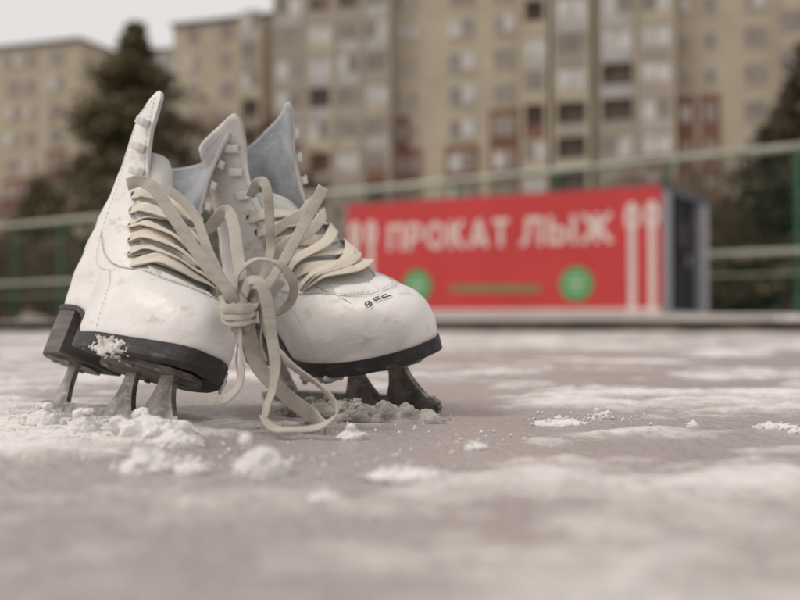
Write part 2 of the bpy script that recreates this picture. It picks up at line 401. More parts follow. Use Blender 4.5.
def blade_mesh():
    # outline of steel in the x-z plane: runner with three concave stanchions, toe pick in front
    top = []
    def leg(xc, wt, wb, lean, zt=.0435):
        zb = .0155; out = []
        for i in range(7):
            t = i / 6; w = wb + (wt - wb) * t - (.0065) * math.sin(PI * t); out.append((xc - w / 2 - lean * (1 - t) * .5 , zb + (zt - zb) * t))
        r = []
        for i in range(7):
            t = 1 - i / 6; w = wb + (wt - wb) * t - (.0065) * math.sin(PI * t); r.append((xc + w / 2 + lean * (1 - t), zb + (zt - zb) * t))
        return out + r
    top += [(-.128, .005), (-.127, .013)]
    top += leg(-.086, .016, .030, .0, .0475)
    top += leg(.022, .016, .031, .007)
    top += leg(.078, .019, .025, .016)
    top += [(.112, .016), (.118, .012), (.1165, .009), (.1185, .0075), (.116, .005), (.117, .0035), (.112, .002)]
    bot = [(.100, .0008), (.07, 0), (.02, -.0006), (-.05, -.0002), (-.10, .0015), (-.12, .003)]
    pts = top + bot; g = MB(); n = len(pts)
    bm = bmesh.new(); vs = [bm.verts.new((x, -.0019, z)) for x, z in pts]; f = bm.faces.new(vs)
    r = bmesh.ops.extrude_face_region(bm, geom=[f])
    for v in r['geom']:
        if isinstance(v, bmesh.types.BMVert): v.co.y = .0019
    bmesh.ops.recalc_face_normals(bm, faces=bm.faces)
    bmesh.ops.triangulate(bm, faces=[q for q in bm.faces if len(q.verts) > 4])
    [setattr(v.co, 'z', v.co.z * 1.0) for v in bm.verts]
    me = bpy.data.meshes.new('blade'); bm.to_mesh(me); bm.free(); me.materials.append(M['steel'])
    return me

def lacing(g, eyes, mi=0, rise=False, seed=0):
    """criss-cross flat lace between the two eyelet rows"""
    rn = random.Random(seed); n = len(eyes)
    def bar(za, sa, zb_, lift, k, ua, ub):
        lift = lift + rn.uniform(-.0003, .0022); sag = rn.uniform(-.0030, .0030); wd = rn.uniform(.0082, .0098)
        """from the eyelet of side sa at height za over the tongue to the other side's eyelet at zb_"""
        sb = -sa; P = []; NN = []
        for t, kind in ((0, 'e'), (.04, 'm'), (.12, 'm2'), (.20, 'edge'), (.36, 't'), (.5, 't'), (.64, 't'), (.80, 'edge'), (.88, 'm2'), (.96, 'm'), (1, 'e')):
            s_ = sa if t < .5 else sb; z = za + (zb_ - za) * t; u0 = ua if t < .5 else ub
            if kind == 't':
                yw = .0215 * sa * (1 - 2 * (t - .20) / .60) * .98
                xs_ = cr(XF, z) + LEAN * max(0, z - .12) ** 1.2 - .0035 - .013 * (yw / .027) ** 2
                xe = boot(1, 0, z).x
                nrm = Vector((.78, yw * 14, .62)).normalized()
                p = Vector((max(xs_, xe - .004), yw, z)) + nrm * (.0045 + lift)
            else:
                u = {'e': u0, 'm': u0 * .95, 'm2': u0 * .55, 'edge': 0}[kind]; nrm = bnorm(s_, max(.03, u), z)
                p = boot(s_, u, z) + nrm * {'e': -.001, 'm': .0014, 'm2': .0026 + lift * .5, 'edge': .0034 + lift * .8}[kind]
            p = p + Vector((-.6, 0, .8)) * sag * math.sin(PI * t)
            p = p + Vector((-.35, 0, .94)) * .0045 * math.exp(-((t - .24) / .12) ** 2) * (1 if sa == -1 else .3) + Vector((-.35, 0, .94)) * .0030 * math.exp(-((t - .76) / .12) ** 2)
            P.append(p); NN.append(nrm)
        Q = spline(P, 4); tw = rn.uniform(-.55, .55); m = len(Q) - 1
        NQ = [NN[min(len(NN) - 1, int(i / 4))].lerp(NN[min(len(NN) - 1, int(i / 4) + 1)], (i % 4) / 4) for i in range(len(Q))]
        out = []; ww = []
        for i in range(len(Q)):
            t = i / m; tg = (Q[min(i + 1, m)] - Q[max(0, i - 1)]).normalized()
            out.append(Matrix.Rotation(tw * math.sin(PI * t) + .22 * math.sin(5 * t + k), 3, tg) @ NQ[i]); ww.append(wd * (1 - .5 * (1 - sm(0, .10, min(t, 1 - t)))))
        g.ribbon(Q, out, ww, .0012, mi)
    bar(eyes[0], -1, eyes[0], 0, 0, .15, .15)
    for i in range(n - 1):
        if rise: bar(eyes[i + 1], -1, eyes[i], -.0012, i, .135, .15 if i == 0 else .135)
        else: bar(eyes[i], -1, eyes[i + 1], -.0012, i, .15 if i == 0 else .135, .135)
    for i in range(n - 1):
        if rise: bar(eyes[max(0, i - 1)], -1, eyes[i + 1], .0030 + .0008 * (i % 2), i + 9, .15 if i < 2 else .135, .135)
        else: bar(eyes[i + 1], -1, eyes[max(0, i - 1)], .0030 + .0008 * (i % 2), i + 9, .135, .15 if i < 2 else .135)

def make_skate(label, loc, rot, mirror, seed, fold=(0, 0), tng=(0, 1, .203)):
    r = empty('figure_skate', loc, rot); FOLD.update({1: fold[0], -1: fold[1]})
    tag(r, label, 'ice skate', 'pair of white figure skates tied together')
    # upper
    zs = [.057, .0575, .060, .064, .069, .074, .079, .084, .088, .092, .0955, .0985, .101, .1035, .106, .108, .1095, .1102, .1108, .1116, .113, .1155, .120, .126, .133, .14, .148, .156, .164, .172, .18, .188, .196, .204, .212, .22, .228, .236, .243, .248, .252]
    nu = 44; v = []; f = []
    bm = bmesh.new()
    rows = {}
    for s in (1, -1):
        G = []
        for z in zs:
            row = []
            for i in range(nu + 1):
                u = i / nu; u = u ** 1.15
                p = boot(s, u, z)
                n = bnorm(s, u, z)
                # soft dents and creases of worn leather
                d = .0022 * fbm(p.x * 24 + seed, p.y * 24, p.z * 24, 4) + .0008 * fbm(p.x * 90, p.y * 90, p.z * 60 + seed, 2) + .0007 * math.sin(p.z * 260 + 6 * fbm(p.x * 14, p.y * 14, seed, 2)) * math.exp(-((p.z - .15) / .022) ** 2) * sm(.15, .5, u)
                if z < .059: d = 0
                q = p + n * d * sm(0, .05, u if z < .110 else 1)
                if i in (0, nu) and (z < .110 or i == nu): q.y = 0
                row.append(bm.verts.new(q))
            G.append(row)
        for j in range(len(zs) - 1):
            for i in range(nu):
                fs = (G[j][i], G[j][i + 1], G[j + 1][i + 1], G[j + 1][i])
                try: bm.faces.new(fs if s > 0 else fs[::-1])
                except ValueError: pass
        rows[s] = G
    # close the bottom between the two halves
    for i in range(nu):
        a, b = rows[1][0][i], rows[1][0][i + 1]; c, d = rows[-1][0][i + 1], rows[-1][0][i]
        try: bm.faces.new((d, c, b, a))
        except ValueError: pass
    bmesh.ops.remove_doubles(bm, verts=bm.verts, dist=2e-4)
    bmesh.ops.recalc_face_normals(bm, faces=bm.faces)
    me = bpy.data.meshes.new('upper'); bm.to_mesh(me); bm.free()
    me.polygons.foreach_set('use_smooth', [True] * len(me.polygons))
    for m in ('leather', 'lining', 'trim'): me.materials.append(M[m])
    up = link(bpy.data.objects.new('upper', me)); up.parent = r
    so_ = up.modifiers.new('thick', 'SOLIDIFY'); so_.thickness = .003; so_.offset = -1; so_.material_offset = 1; so_.material_offset_rim = 2; so_.use_even_offset = False
    # check outward orientation
    c = sum((p.normal.dot(p.center - Vector((0, 0, .09))) for p in me.polygons if .06 < p.center.z < .1), 0)
    if c < 0:
        me.flip_normals()
    # stitched seams on both flanks
    def seam(name, path, s, dash=True):
        g = MB(); P = []
        for k in range(len(path) - 1):
            for t in range(16):
                a, b = path[k], path[k + 1]; P.append((a[0] + (b[0] - a[0]) * t / 16, a[1] + (b[1] - a[1]) * t / 16))
        P.append(path[-1]); W3 = [onboot(s, u, z, .0007) for u, z in P]
        d = 0; seg = [W3[0]]; on = True
        for i in range(1, len(W3)):
            l = (W3[i] - W3[i - 1]).length; steps = max(1, int(l / .0007))
            for k in range(steps):
                q = W3[i - 1].lerp(W3[i], (k + 1) / steps); d += l / steps; seg.append(q)
                if dash and d > (.0021 if on else .0010):
                    if on and len(seg) > 1: g.tube(seg, .00022, 4)
                    on = not on; seg = [q]; d = 0
        if not dash: g.tube(W3, .00028, 5)
        if g.v: g.build(name, M['thread'], up)
    for s in (1, -1):
        seam('seam', [(.055, .122), (.05, .14), (.05, .17), (.045, .2), (.05, .225), (.07, .245)], s)
        seam('seam', [(.40, .150), (.33, .128), (.25, .113), (.16, .1065), (.08, .1045), (.0, .104)], s)
        seam('seam', [(.405, .148), (.335, .1265), (.255, .1115), (.165, .105), (.08, .103), (.0, .1025)], s, dash=False)
        seam('seam', [(.40, .062), (.41, .10), (.40, .15), (.36, .19), (.30, .235)], s, dash=True)
        seam('seam', [(.07, .247), (.18, .245), (.32, .243), (.5, .242), (.75, .243), (1, .243)], s)
    # tongue: padded strip under the lacing, its top slanting down to the far side
    bm = bmesh.new(); G = []
    nz = 24; ny = 15
    for layer in (0, 1):
        Gl = []
        for j in range(nz + 1):
            t = j / nz; row = []
            for i in range(ny + 1):
                w = (i / ny * 2 - 1); top = tng[2] - .030 * (w + 1) / 2 - .010 * w * w - .012 * max(0, w - .5)
                z = .100 + (top - .100) * t
                hw = .027 * (1 - (1 - tng[1]) * sm(.5, .85, t)); y = w * hw + tng[0] * sm(.4, .9, t)
                xx = cr(XF, z) + LEAN * max(0, z - .12) ** 1.2 - .0035 - .013 * w * w - .010 * sm(.75, 1, t) - .004 * (1 - sm(0, .12, t)) - (.0045 if layer else 0)
                row.append(bm.verts.new((xx, y, z + .0012 * fbm(w * 2, t * 6, seed, 2) - (.002 if layer else 0))))
            Gl.append(row)
        G.append(Gl)
    for l in (0, 1):
        for j in range(nz):
            for i in range(ny):
                q = (G[l][j][i], G[l][j][i + 1], G[l][j + 1][i + 1], G[l][j + 1][i]); bm.faces.new(q if l == 0 else q[::-1])
    for i in range(ny):
        bm.faces.new((G[0][nz][i], G[0][nz][i + 1], G[1][nz][i + 1], G[1][nz][i])); bm.faces.new((G[0][0][i + 1], G[0][0][i], G[1][0][i], G[1][0][i + 1]))
    for j in range(nz):
        bm.faces.new((G[0][j + 1][0], G[1][j + 1][0], G[1][j][0], G[0][j][0])); bm.faces.new((G[0][j][ny], G[1][j][ny], G[1][j + 1][ny], G[0][j + 1][ny]))
    bmesh.ops.recalc_face_normals(bm, faces=bm.faces)
    me = bpy.data.meshes.new('tongue'); bm.to_mesh(me); bm.free(); me.materials.append(M['tongue'])
    me.polygons.foreach_set('use_smooth', [True] * len(me.polygons))
    to = link(bpy.data.objects.new('tongue', me)); to.parent = r
    # soles: forefoot slab, thin arch, heel block
    def outline(x0, x1, grow, n=72):
        xf, xb = .1195 + grow, -.123 - grow; A = (xf - xb) / 2; xm = (xf + xb) / 2; P = []
        f0 = math.acos(max(-1, min(1, (x1 - xm) / A))); f1 = math.acos(max(-1, min(1, (x0 - xm) / A)))
        for i in range(n + 1):
            ph = f0 + (f1 - f0) * (i / n) ** 1.0; x = xm + A * math.cos(ph); P.append((x, (cr(FOOT, x) + grow) * max(0, math.sin(ph)) ** .62))
        return P
    def slab(name, x0, x1, grow, zt, zb, m, zflat=False, bev=.001):
        P = outline(x0, x1, grow); loop = [(x, y) for x, y in P] + [(x, -y) for x, y in P[::-1] if y > 1e-5]
        n = len(loop); g = MB(); L = []
        cx = sum(p[0] for p in loop) / n
        for k, (inset, zf) in enumerate(((0, zt), (0, lambda x: zb(x) + bev), (bev, zb))):
            for x, y in loop:
                s_ = 1 - inset / .04; L.append((cx + (x - cx) * s_, y * s_, zf(x)))
        fs = [(k * n + i, k * n + (i + 1) % n, (k + 1) * n + (i + 1) % n, (k + 1) * n + i) for k in (0, 1) for i in range(n)]
        h = len(P) - 1
        for k, fl in ((0, True), (2, False)):
            b = k * n
            for i in range(h):
                q = (b + i, b + i + 1, b + (n - i - 2) % n, b + (n - i - 1) % n)
                if len(set(q)) < 4: q = tuple(dict.fromkeys(q))
                fs.append(q if fl else q[::-1])
        g.add(L, fs); o = g.build(name, m, r)
        me = o.data; bm = bmesh.new(); bm.from_mesh(me); bmesh.ops.remove_doubles(bm, verts=bm.verts, dist=1e-5); bmesh.ops.recalc_face_normals(bm, faces=bm.faces); bm.to_mesh(me); bm.free()
        return o
    zb = lambda x: .0565 + zsole(x)
    sole = slab('sole', -.125, .1215, .0022, lambda x: zb(x) + .001, lambda x: zb(x) - .0072 * sm(-.030, -.020, x) - .0035, M['sole'])
    heel = slab('heel_block', -.1242, -.058, .0012, lambda x: zb(x) - .0036, lambda x: .0477, M['heel'])
    # mounting plates, screws, blade
    bl = link(bpy.data.objects.new('blade', blade_mesh())); bl.parent = r
    def plate(x0, x1, hw, z, name):
        g = MB(); n = 20; P = []
        for i in range(n + 1):
            t = i / n; x = x0 + (x1 - x0) * t; P.append((x, hw * (math.sin(PI * min(1, max(0, t))) ** .35) * (1 - .12 * math.cos(2 * PI * t))))
        for i in range(n):
            (a, b), (c, d) = P[i], P[i + 1]; b = max(b, .002); d = max(d, .002)
            g.box(0, 1, 0, 1, 0, 1); base = len(g.v) - 8
            q = [(a, -b, z), (c, -d, z), (a, b, z), (c, d, z), (a, -b, z + .0022), (c, -d, z + .0022), (a, b, z + .0022), (c, d, z + .0022)]
            for k in range(8): g.v[base + k] = q[k]
        o = g.build(name, M['plate'], bl)
        bm = bmesh.new(); bm.from_mesh(o.data); bmesh.ops.remove_doubles(bm, verts=bm.verts, dist=1e-6)
        bm.to_mesh(o.data); bm.free()
        return o
    plate(-.012, .106, .029, .0436, 'sole_plate'); plate(-.112, -.064, .020, .0455, 'heel_plate')
    for x, y in ((.012, .017), (.012, -.017), (.055, .02), (.055, -.02), (.088, .014), (.088, -.014), (-.1, .012), (-.1, -.012), (-.072, .012), (-.072, -.012)):
        g = MB(); z = .0434 if x > -.01 else .0453; g.tube([(x, y, z), (x, y, z - .0015)], [.0032, .0022], 10); g.build('screw', M['steel'], bl)
    # eyelets, hooks, lacing
    ez = [.1155, .1265, .139, .152, .165, .178]; eyes = []
    for z in ez:
        e = []
        for s in (-1, 1):
            u = .135 if z > .115 else .15
            p = onboot(s, u, z, .0008); n = bnorm(s, u, z); e += [p, n]
            g = MB(); t = n.orthogonal().normalized(); b = n.cross(t); ring = [p + (t * math.cos(a) + b * math.sin(a)) * .0028 for a in [2 * PI * k / 12 for k in range(13)]]
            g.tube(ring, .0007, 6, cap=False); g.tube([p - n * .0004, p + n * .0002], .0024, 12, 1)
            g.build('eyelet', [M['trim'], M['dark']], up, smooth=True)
        eyes.append(e)
    g = MB(); lacing(g, ez, 0, mirror < 0, seed); g.build('lace', M['lace'], r, smooth=True)
    for z in (.194, .212, .230):
        for s in (-1, 1):
            u = .10; p = onboot(s, u, z, .0004); n = bnorm(s, u, z)
            fw = (boot(s, 0, z) - boot(s, .12, z)); fw = (fw - n * fw.dot(n)).normalized(); upv = n.cross(fw)
            Mx = Matrix((( -fw.x, upv.x, n.x, p.x), (-fw.y, upv.y, n.y, p.y), (-fw.z, upv.z, n.z, p.z), (0, 0, 0, 1)))
            g = MB()
            # base plate, then a tongue of sheet metal curling back away from the throat
            prof = [(-.0040, .0004), (.0030, .0004), (.0044, .0010), (.0048, .0024), (.0040, .0040), (.0020, .0047), (-.0022, .0050), (-.0042, .0054)]
            w0 = [.0030, .0030, .0028, .0027, .0027, .0029, .0031, .0024]
            prof = [(a_ * 1.15, b_ * 1.2) for a_, b_ in prof]; Q = [Mx @ Vector((-x, 0, z_)) for x, z_ in prof]; nn = []
            for i in range(len(prof)):
                a = prof[max(0, i - 1)]; c_ = prof[min(len(prof) - 1, i + 1)]; tx, tz = c_[0] - a[0], c_[1] - a[1]; nn.append((Mx.to_3x3() @ Vector((tz, 0, tx))).normalized())
            g.ribbon(Q, nn, [w * 2.35 for w in w0], .0011)
            g.tube([Mx @ Vector((.0035, 0, .0004)), Mx @ Vector((.0035, 0, .0015))], .0022, 10)
            g.tube([Mx @ Vector((.0035, 0, .0014)), Mx @ Vector((.0035, 0, .0017))], .0011, 8, 1)
            o = g.build('hook', [M['hook'], M['dark']], up, smooth=True)
    return r, up, eyes

SK1 = dict(loc=(-.220, .815, -.006), rot=(R(-22), R(0), R(-51)))
SK2 = dict(loc=(-.043, .945, -.003), rot=(R(17.5), R(-1.0), R(-50)))
s1, up1, e1 = make_skate('white figure skate on the left, leaning right, with snow stuck to its black sole edge', SK1['loc'], SK1['rot'], 1, 1, (-.013, .002), (-.013, .6, .226))
s2, up2, e2 = make_skate('white figure skate on the right with a black marker scribble on its toe', SK2['loc'], SK2['rot'], -1, 2, (-.002, -.020), (-.002, 1.0, .206))
bpy.context.view_layer.update()

# marker scribble on the toe of the right skate
def ink():
    g = MB(); s = -1; u0, z0 = .075, .0985
    p0 = boot(s, u0, z0); n = bnorm(s, u0, z0)
    ax = Vector((1, 0, 0)); ax = (boot(s, u0 - .04, z0) - boot(s, u0 + .04, z0)).normalized(); ay = n.cross(ax); ay = ay if ay.z > 0 else -ay
    strokes = [[(-9, 1.2), (-11, 2.4), (-13, 1.2), (-12.6, -.6), (-10.6, -.8), (-9.2, 1.0), (-8.6, -1.4), (-9.4, -3.6), (-11.5, -4.2)],
               [(-1.5, 3.4), (-3.6, 3.6), (-5.4, 2.0), (-4.8, .4), (-2.4, .2), (-1, 1.0)],
               [(4.2, 3.6), (2.0, 3.2), (.6, 1.8), (1.6, .6), (4.4, .9), (7.6, 1.4)]]
    for st in strokes:
        P = []
        for x, y in st:
            q = p0 + ax * x * .00105 + ay * y * .00105
            # drop on to the boot's surface by search
            best = min(((boot(s, u0 + du * .004, z0 + dz * .0007) - q).length, du, dz) for du in range(-34, 35) for dz in range(-13, 14))
            P.append(onboot(s, u0 + best[1] * .004, z0 + best[2] * .0007, .0009))
        g.tube(spline(P, 4), .00048, 5)
    o = g.build('marker_scribble', M['ink'], up2); 
ink()

# free ends of the laces: world points, parented to the skate they belong to
def strand(g, P, w, tw=None, th=.0012, mi=0, n=7):
    """P = (px, py, depth) control points of a band hanging in the air, tw = roll of the band in degrees along it"""
    Q = spline([at(*p) for p in P], n); N = []
    tw = tw or [0]
    for i in range(len(Q)):
        t = i / (len(Q) - 1) * (len(tw) - 1); k = min(len(tw) - 2, int(t)) if len(tw) > 1 else 0
        a = tw[0] if len(tw) == 1 else tw[k] + (tw[k + 1] - tw[k]) * (t - k)
        tg = (Q[min(i + 1, len(Q) - 1)] - Q[max(0, i - 1)]).normalized()
        n0 = Vector((-.15, -1, .15)); n0 = (n0 - tg * n0.dot(tg)).normalized()
        N.append(Matrix.Rotation(R(a), 3, tg) @ n0)
    ph = P[0][0] * .37
    Q = [q + Vector((noise.noise(Vector((i * .09, ph, 0))), noise.noise(Vector((i * .16, ph, 5))), noise.noise(Vector((i * .16, ph, 9))))) *   .0010 * min(1, i / 6, (len(Q) - 1 - i) / 6) for i, q in enumerate(Q)]
    N = [Matrix.Rotation(.45 * noise.noise(Vector((i * .11, ph, 3))), 3, (Q[min(i + 1, len(Q) - 1)] - Q[max(0, i - 1)]).normalized()) @ v for i, v in enumerate(N)]
    g.ribbon(Q, N, w, th, mi)
def add_ends(root, strands, name='lace_end', m='lace2'):
    for st in strands:
        g = MB(); strand(g, *st)
        o = g.build(name, M[m], root, smooth=True); o.matrix_parent_inverse = root.matrix_world.inverted()
W_ = .0072
add_ends(s1, [
    ([(127, 184, .775), (140, 181, .765), (152, 187, .758), (168, 208, .750), (186, 236, .742), (207, 266, .735), (226, 288, .730), (236, 306, .730)], .0085, [20, 0, 0, -8]),
    ([(168, 190, .80), (185, 203, .79), (198, 222, .78), (208, 250, .765), (222, 282, .745), (233, 303, .735)], W_, [30, 10, 0]),
    ([(196, 232, .80), (208, 229, .79), (219, 217, .782), (228, 211, .775), (234, 226, .765), (238, 255, .748), (241, 285, .733), (241, 312, .728)], .0088, [70, 50, -10, 0, 0]),
])
add_ends(s2, [
    ([(250, 196, .80), (257, 183, .792), (264, 182, .787), (268, 197, .785), (270, 225, .785), (271, 250, .785), (262, 280, .765), (246, 304, .74)], W_, [60, 0, 0, 10, 0]),
    ([(323, 187, .775), (313, 208, .765), (300, 232, .757), (288, 253, .752), (277, 272, .748), (262, 292, .742), (248, 308, .735)], .0080, [-30, -10, 0, 20, 0]),
    ([(236, 300, .735), (238, 275, .730), (250, 262, .727), (268, 260, .727), (284, 268, .730), (293, 285, .737), (290, 302, .745), (277, 312, .752), (270, 300, .757), (282, 280, .762)], .0062, [-60, -55, -50, -35, 0, 20, 20]),
])
# hanging loops and tails below the knot
add_ends(s2, [
    ([(244, 296, .728), (250, 280, .722), (260, 284, .718), (268, 305, .716), (272, 335, .715), (276, 362, .712), (274, 385, .708), (268, 405, .702), (264, 421, .698)], .0078, [-40, -20, 0, 10, 30, 50]),
    ([(246, 300, .733), (254, 292, .727), (261, 305, .724), (262, 325, .724), (260, 345, .725), (266, 362, .722)], .0052, [30, 50, 60]),
    ([(266, 322, .720), (272, 345, .716), (284, 360, .712), (304, 374, .706), (322, 388, .70), (335, 404, .692), (334, 417, .685), (318, 427, .679), (292, 430, .679), (272, 427, .685), (264, 417, .695)], .0070, [20, 40, 62, 66, 60, 60, 62, 70]),
])
add_ends(s1, [
    ([(247, 318, .735), (250, 340, .742), (257, 362, .742), (272, 382, .735), (293, 401, .725), (315, 418, .712), (326, 428, .702)], .0108, [10, 0, 14, 25, 30]),
    ([(237, 318, .722), (240, 338, .716), (241, 362, .712), (240, 382, .708), (233, 394, .706), (222, 399, .705), (213, 401, .704)], .0072, [40, 55, 50, 30, 10]),
    ([(233, 318, .722), (237, 340, .722), (236, 362, .720), (238, 384, .716), (228, 396, .71)], .0055, [60, 70, 60]),
])
g = MB()   # the knot: bands wrapped round the bundle
for k, (y0, r_) in enumerate(((304, 0), (311, 1), (317, 2))):
    P = [(222 + 2 * k, y0 - 4, .738), (224 + 1.5 * k, y0 + 3, .724), (233 + k, y0 + 5, .716), (244, y0 + 5, .714), (254 - 1.5 * k, y0 + 2, .720), (257 - 2 * k, y0 - 3, .735)]
    strand(g, P, .0062, [30 - 24 * k, 5, 22 - 18 * k], .0014)
strand(g, [(226, 297, .742), (232, 312, .728), (242, 325, .722), (243, 332, .724)], .010, [0], .006)
strand(g, [(252, 296, .742), (247, 312, .730), (240, 325, .724), (238, 332, .726)], .010, [0], .006)
o = g.build('lace_knot', M['lace2'], s1, smooth=True); o.matrix_parent_inverse = s1.matrix_world.inverted()

# ------------------------------------------------------------------ snow round the skates
def gp(px, py, z=0.0):
    """point on the ice (height z) seen at photograph pixel"""
    Y = FPX * (EYE - z) / (py - 324); return Vector(((px - 400) / FPX * Y, Y, z))
def snow_at(px, py, wpx, hpx, label, **k):
    p = gp(px, py, .003); s = p.y / FPX; p.z = .002 - (.12 if hpx > 12 else .28) * hpx * s
    return lump('snow_clump', p, (wpx * s / 2, wpx * s / 2 * .8, hpx * s / 1.3), label, 'snow', 'lumps of snow on the ice', **k)
snow_at(262, 468, 70, 60, 'biggest white snow lump in front of the tied skates, below the hanging laces', seed=1, n=16)
snow_at(352, 434, 34, 16, 'small flat snow lump just right of the lace loop touching the ice', seed=2)
snow_at(84, 431, 46, 44, 'crumbly snow lump before the rear part of the left skate blade', seed=3)
snow_at(44, 425, 54, 42, 'soft snow heap at the tail end of the left skate blade', seed=4)
snow_at(150, 464, 76, 30, 'wide crumbled snow ridge below the toe pick of the left skate', seed=5)
snow_at(192, 466, 46, 17, 'low snow ridge left of the biggest snow lump', seed=6)
snow_at(150, 434, 92, 48, 'rough snow pile burying the front of the left skate blade', seed=7)
snow_at(602, 415, 26, 13, 'rounded snow lump alone on the ice right of the skates', seed=8)
snow_at(692, 422, 15, 11, 'small round snow ball on the ice below the kiosk doors', seed=9)
snow_at(572, 386, 8, 8, 'tiny snow ball farthest from the skates on the open ice', seed=10)
snow_at(405, 472, 92, 13, 'long flat snow ridge on the ice right of the biggest lump', seed=11)
snow_at(325, 492, 42, 9, 'flat blurred snow scrap nearest the camera below the lumps', seed=12)
snow_at(560, 420, 64, 9, 'low broken snow strip beside the rounded lump', seed=13)
snow_at(775, 424, 52, 9, 'low broken snow strip at the right edge of the ice', seed=14)
snow_at(800, 428, 30, 9, 'snow scrap cut off by the right edge of the photo', seed=15)
snow_at(476, 443, 30, 10, 'thin snow scrap right of the skate toe', seed=16)
snow_at(178, 441, 66, 34, 'snow clump leaning on the front blade support of the left skate', seed=18)
snow_at(300, 426, 60, 12, 'grey snow mound under the loop of the laces', seed=17, m='slush')
# slush banked against the right skate's blade
p = gp(392, 418, .002); p.z = -.002; lump('slush_pile', p, (.050, .026, .012), 'dark wet slush heaped along the right skate blade', 'slush', None, 21, 'slush', 40, .012)
p = gp(330, 412, .002); lump('slush_pile', p, (.045, .035, .013), 'grey slush behind the lace loop under the right skate', 'slush', None, 22, 'slush')
# snow packed on the sole edge of the left skate / under the right one
def crust(root, fn, label, seed, n=90, m='crust', rmax=.0026):
    """grains of snow frozen on to a sole, fused into one crust; fn gives points in the skate's frame"""
    rn = random.Random(seed); bm = bmesh.new(); Mw = root.matrix_world
    for i in range(n):
        p, r_ = fn(rn); r_ *= rn.uniform(.3, 1) * rmax
        bmesh.ops.create_icosphere(bm, subdivisions=1, radius=r_, matrix=Matrix.Translation(Mw @ p) @ Matrix.Rotation(rn.uniform(0, 6), 4, 'X') @ Matrix.Diagonal((rn.uniform(.7, 1.5), rn.uniform(.7, 1.2), rn.uniform(.6, 1.1), 1)))
    c = sum((v.co for v in bm.verts), Vector()) / len(bm.verts)
    for v in bm.verts: v.co -= c
    me = bpy.data.meshes.new('packed_snow'); bm.to_mesh(me); bm.free(); me.materials.append(M[m])
    o = link(bpy.data.objects.new('packed_snow', me)); o.location = c
    md = o.modifiers.new('fuse', 'REMESH'); md.mode = 'VOXEL'; md.voxel_size = .0007; md.use_smooth_shade = True
    tag(o, label, 'snow')
def sole_edge(x, s, z):
    xm = (.1217 - .1252) / 2; A = (.1217 + .1252) / 2; c = max(-1, min(1, (x - xm) / A))
    return Vector((x, s * (cr(FOOT, x) + .0024) * math.sin(math.acos(c)) ** .62, z))
def f1(rn):
    q = rn.gauss(0, 1); x = .063 + q * .010; return sole_edge(x, -1, .0505 + rn.gauss(0, .0030) - .002), 1 - min(.6, abs(q) * .25)
def f2(rn):
    x = rn.uniform(.005, .050); return sole_edge(x, -1, .0445 + rn.gauss(0, .0012)) + Vector((0, rn.uniform(0, .012), 0)), 1
def f3(rn):
    x = rn.uniform(.085, .108); return sole_edge(x, 1, .049 + rn.gauss(0, .004)), .8
M['crust'] = mat('crusted_snow', (.66, .63, .60), .75, scale=90, col2=(.34, .31, .28), thr=(.35, .6), bump=.001, bscale=500)
crust(s1, f1, 'crust of snow stuck to the side of the left skate sole', 31, 120, 'crust', .0031)
crust(s2, f2, 'pale snow packed under the right skate sole', 33, 130, 'crust', .0036)
crust(s1, f3, 'snow stuck to the toe end of the left skate sole', 34, 60, 'crust', .0022)
# crumbs
g = MB(); rn = random.Random(5)
def crumb(x, y, r):
    h, _ = ice_height(x, y)
    pts = []
    for (a, b, c) in ((1, 0, 0), (-1, 0, 0), (0, 1, 0), (0, -1, 0), (0, 0, 1), (0, 0, -.6)):
        k = r * rn.uniform(.6, 1.25); pts.append((x + a * k, y + b * k, h + r * .4 + c * k))
    g.add(pts, [(0, 2, 4), (2, 1, 4), (1, 3, 4), (3, 0, 4), (2, 0, 5), (1, 2, 5), (3, 1, 5), (0, 3, 5)])
cent = [gp(80, 425), gp(150, 440), gp(150, 455), gp(262, 462), gp(200, 462), gp(390, 420), gp(340, 430), gp(60, 420), gp(120, 430), gp(590, 418), gp(480, 440), gp(410, 466)]
for i in range(800):
    c = rn.choice(cent); x = c.x + rn.gauss(0, .028); y = c.y + rn.gauss(0, .028); crumb(x, y, min(.0016, abs(rn.gauss(0, .0007)) + .0003))
for i in range(260):
    y = rn.uniform(.3, 2.6); x = rn.uniform(-.5, .5) * y; 
    if snow_mask(x, y) > .10: crumb(x, y, min(.0016, abs(rn.gauss(0, .0007)) + .0003))
tag(g.build('snow_crumbs', M['snow'], smooth=True), 'fine crumbs of scraped snow scattered over the ice', 'snow crumbs', kind='stuff')

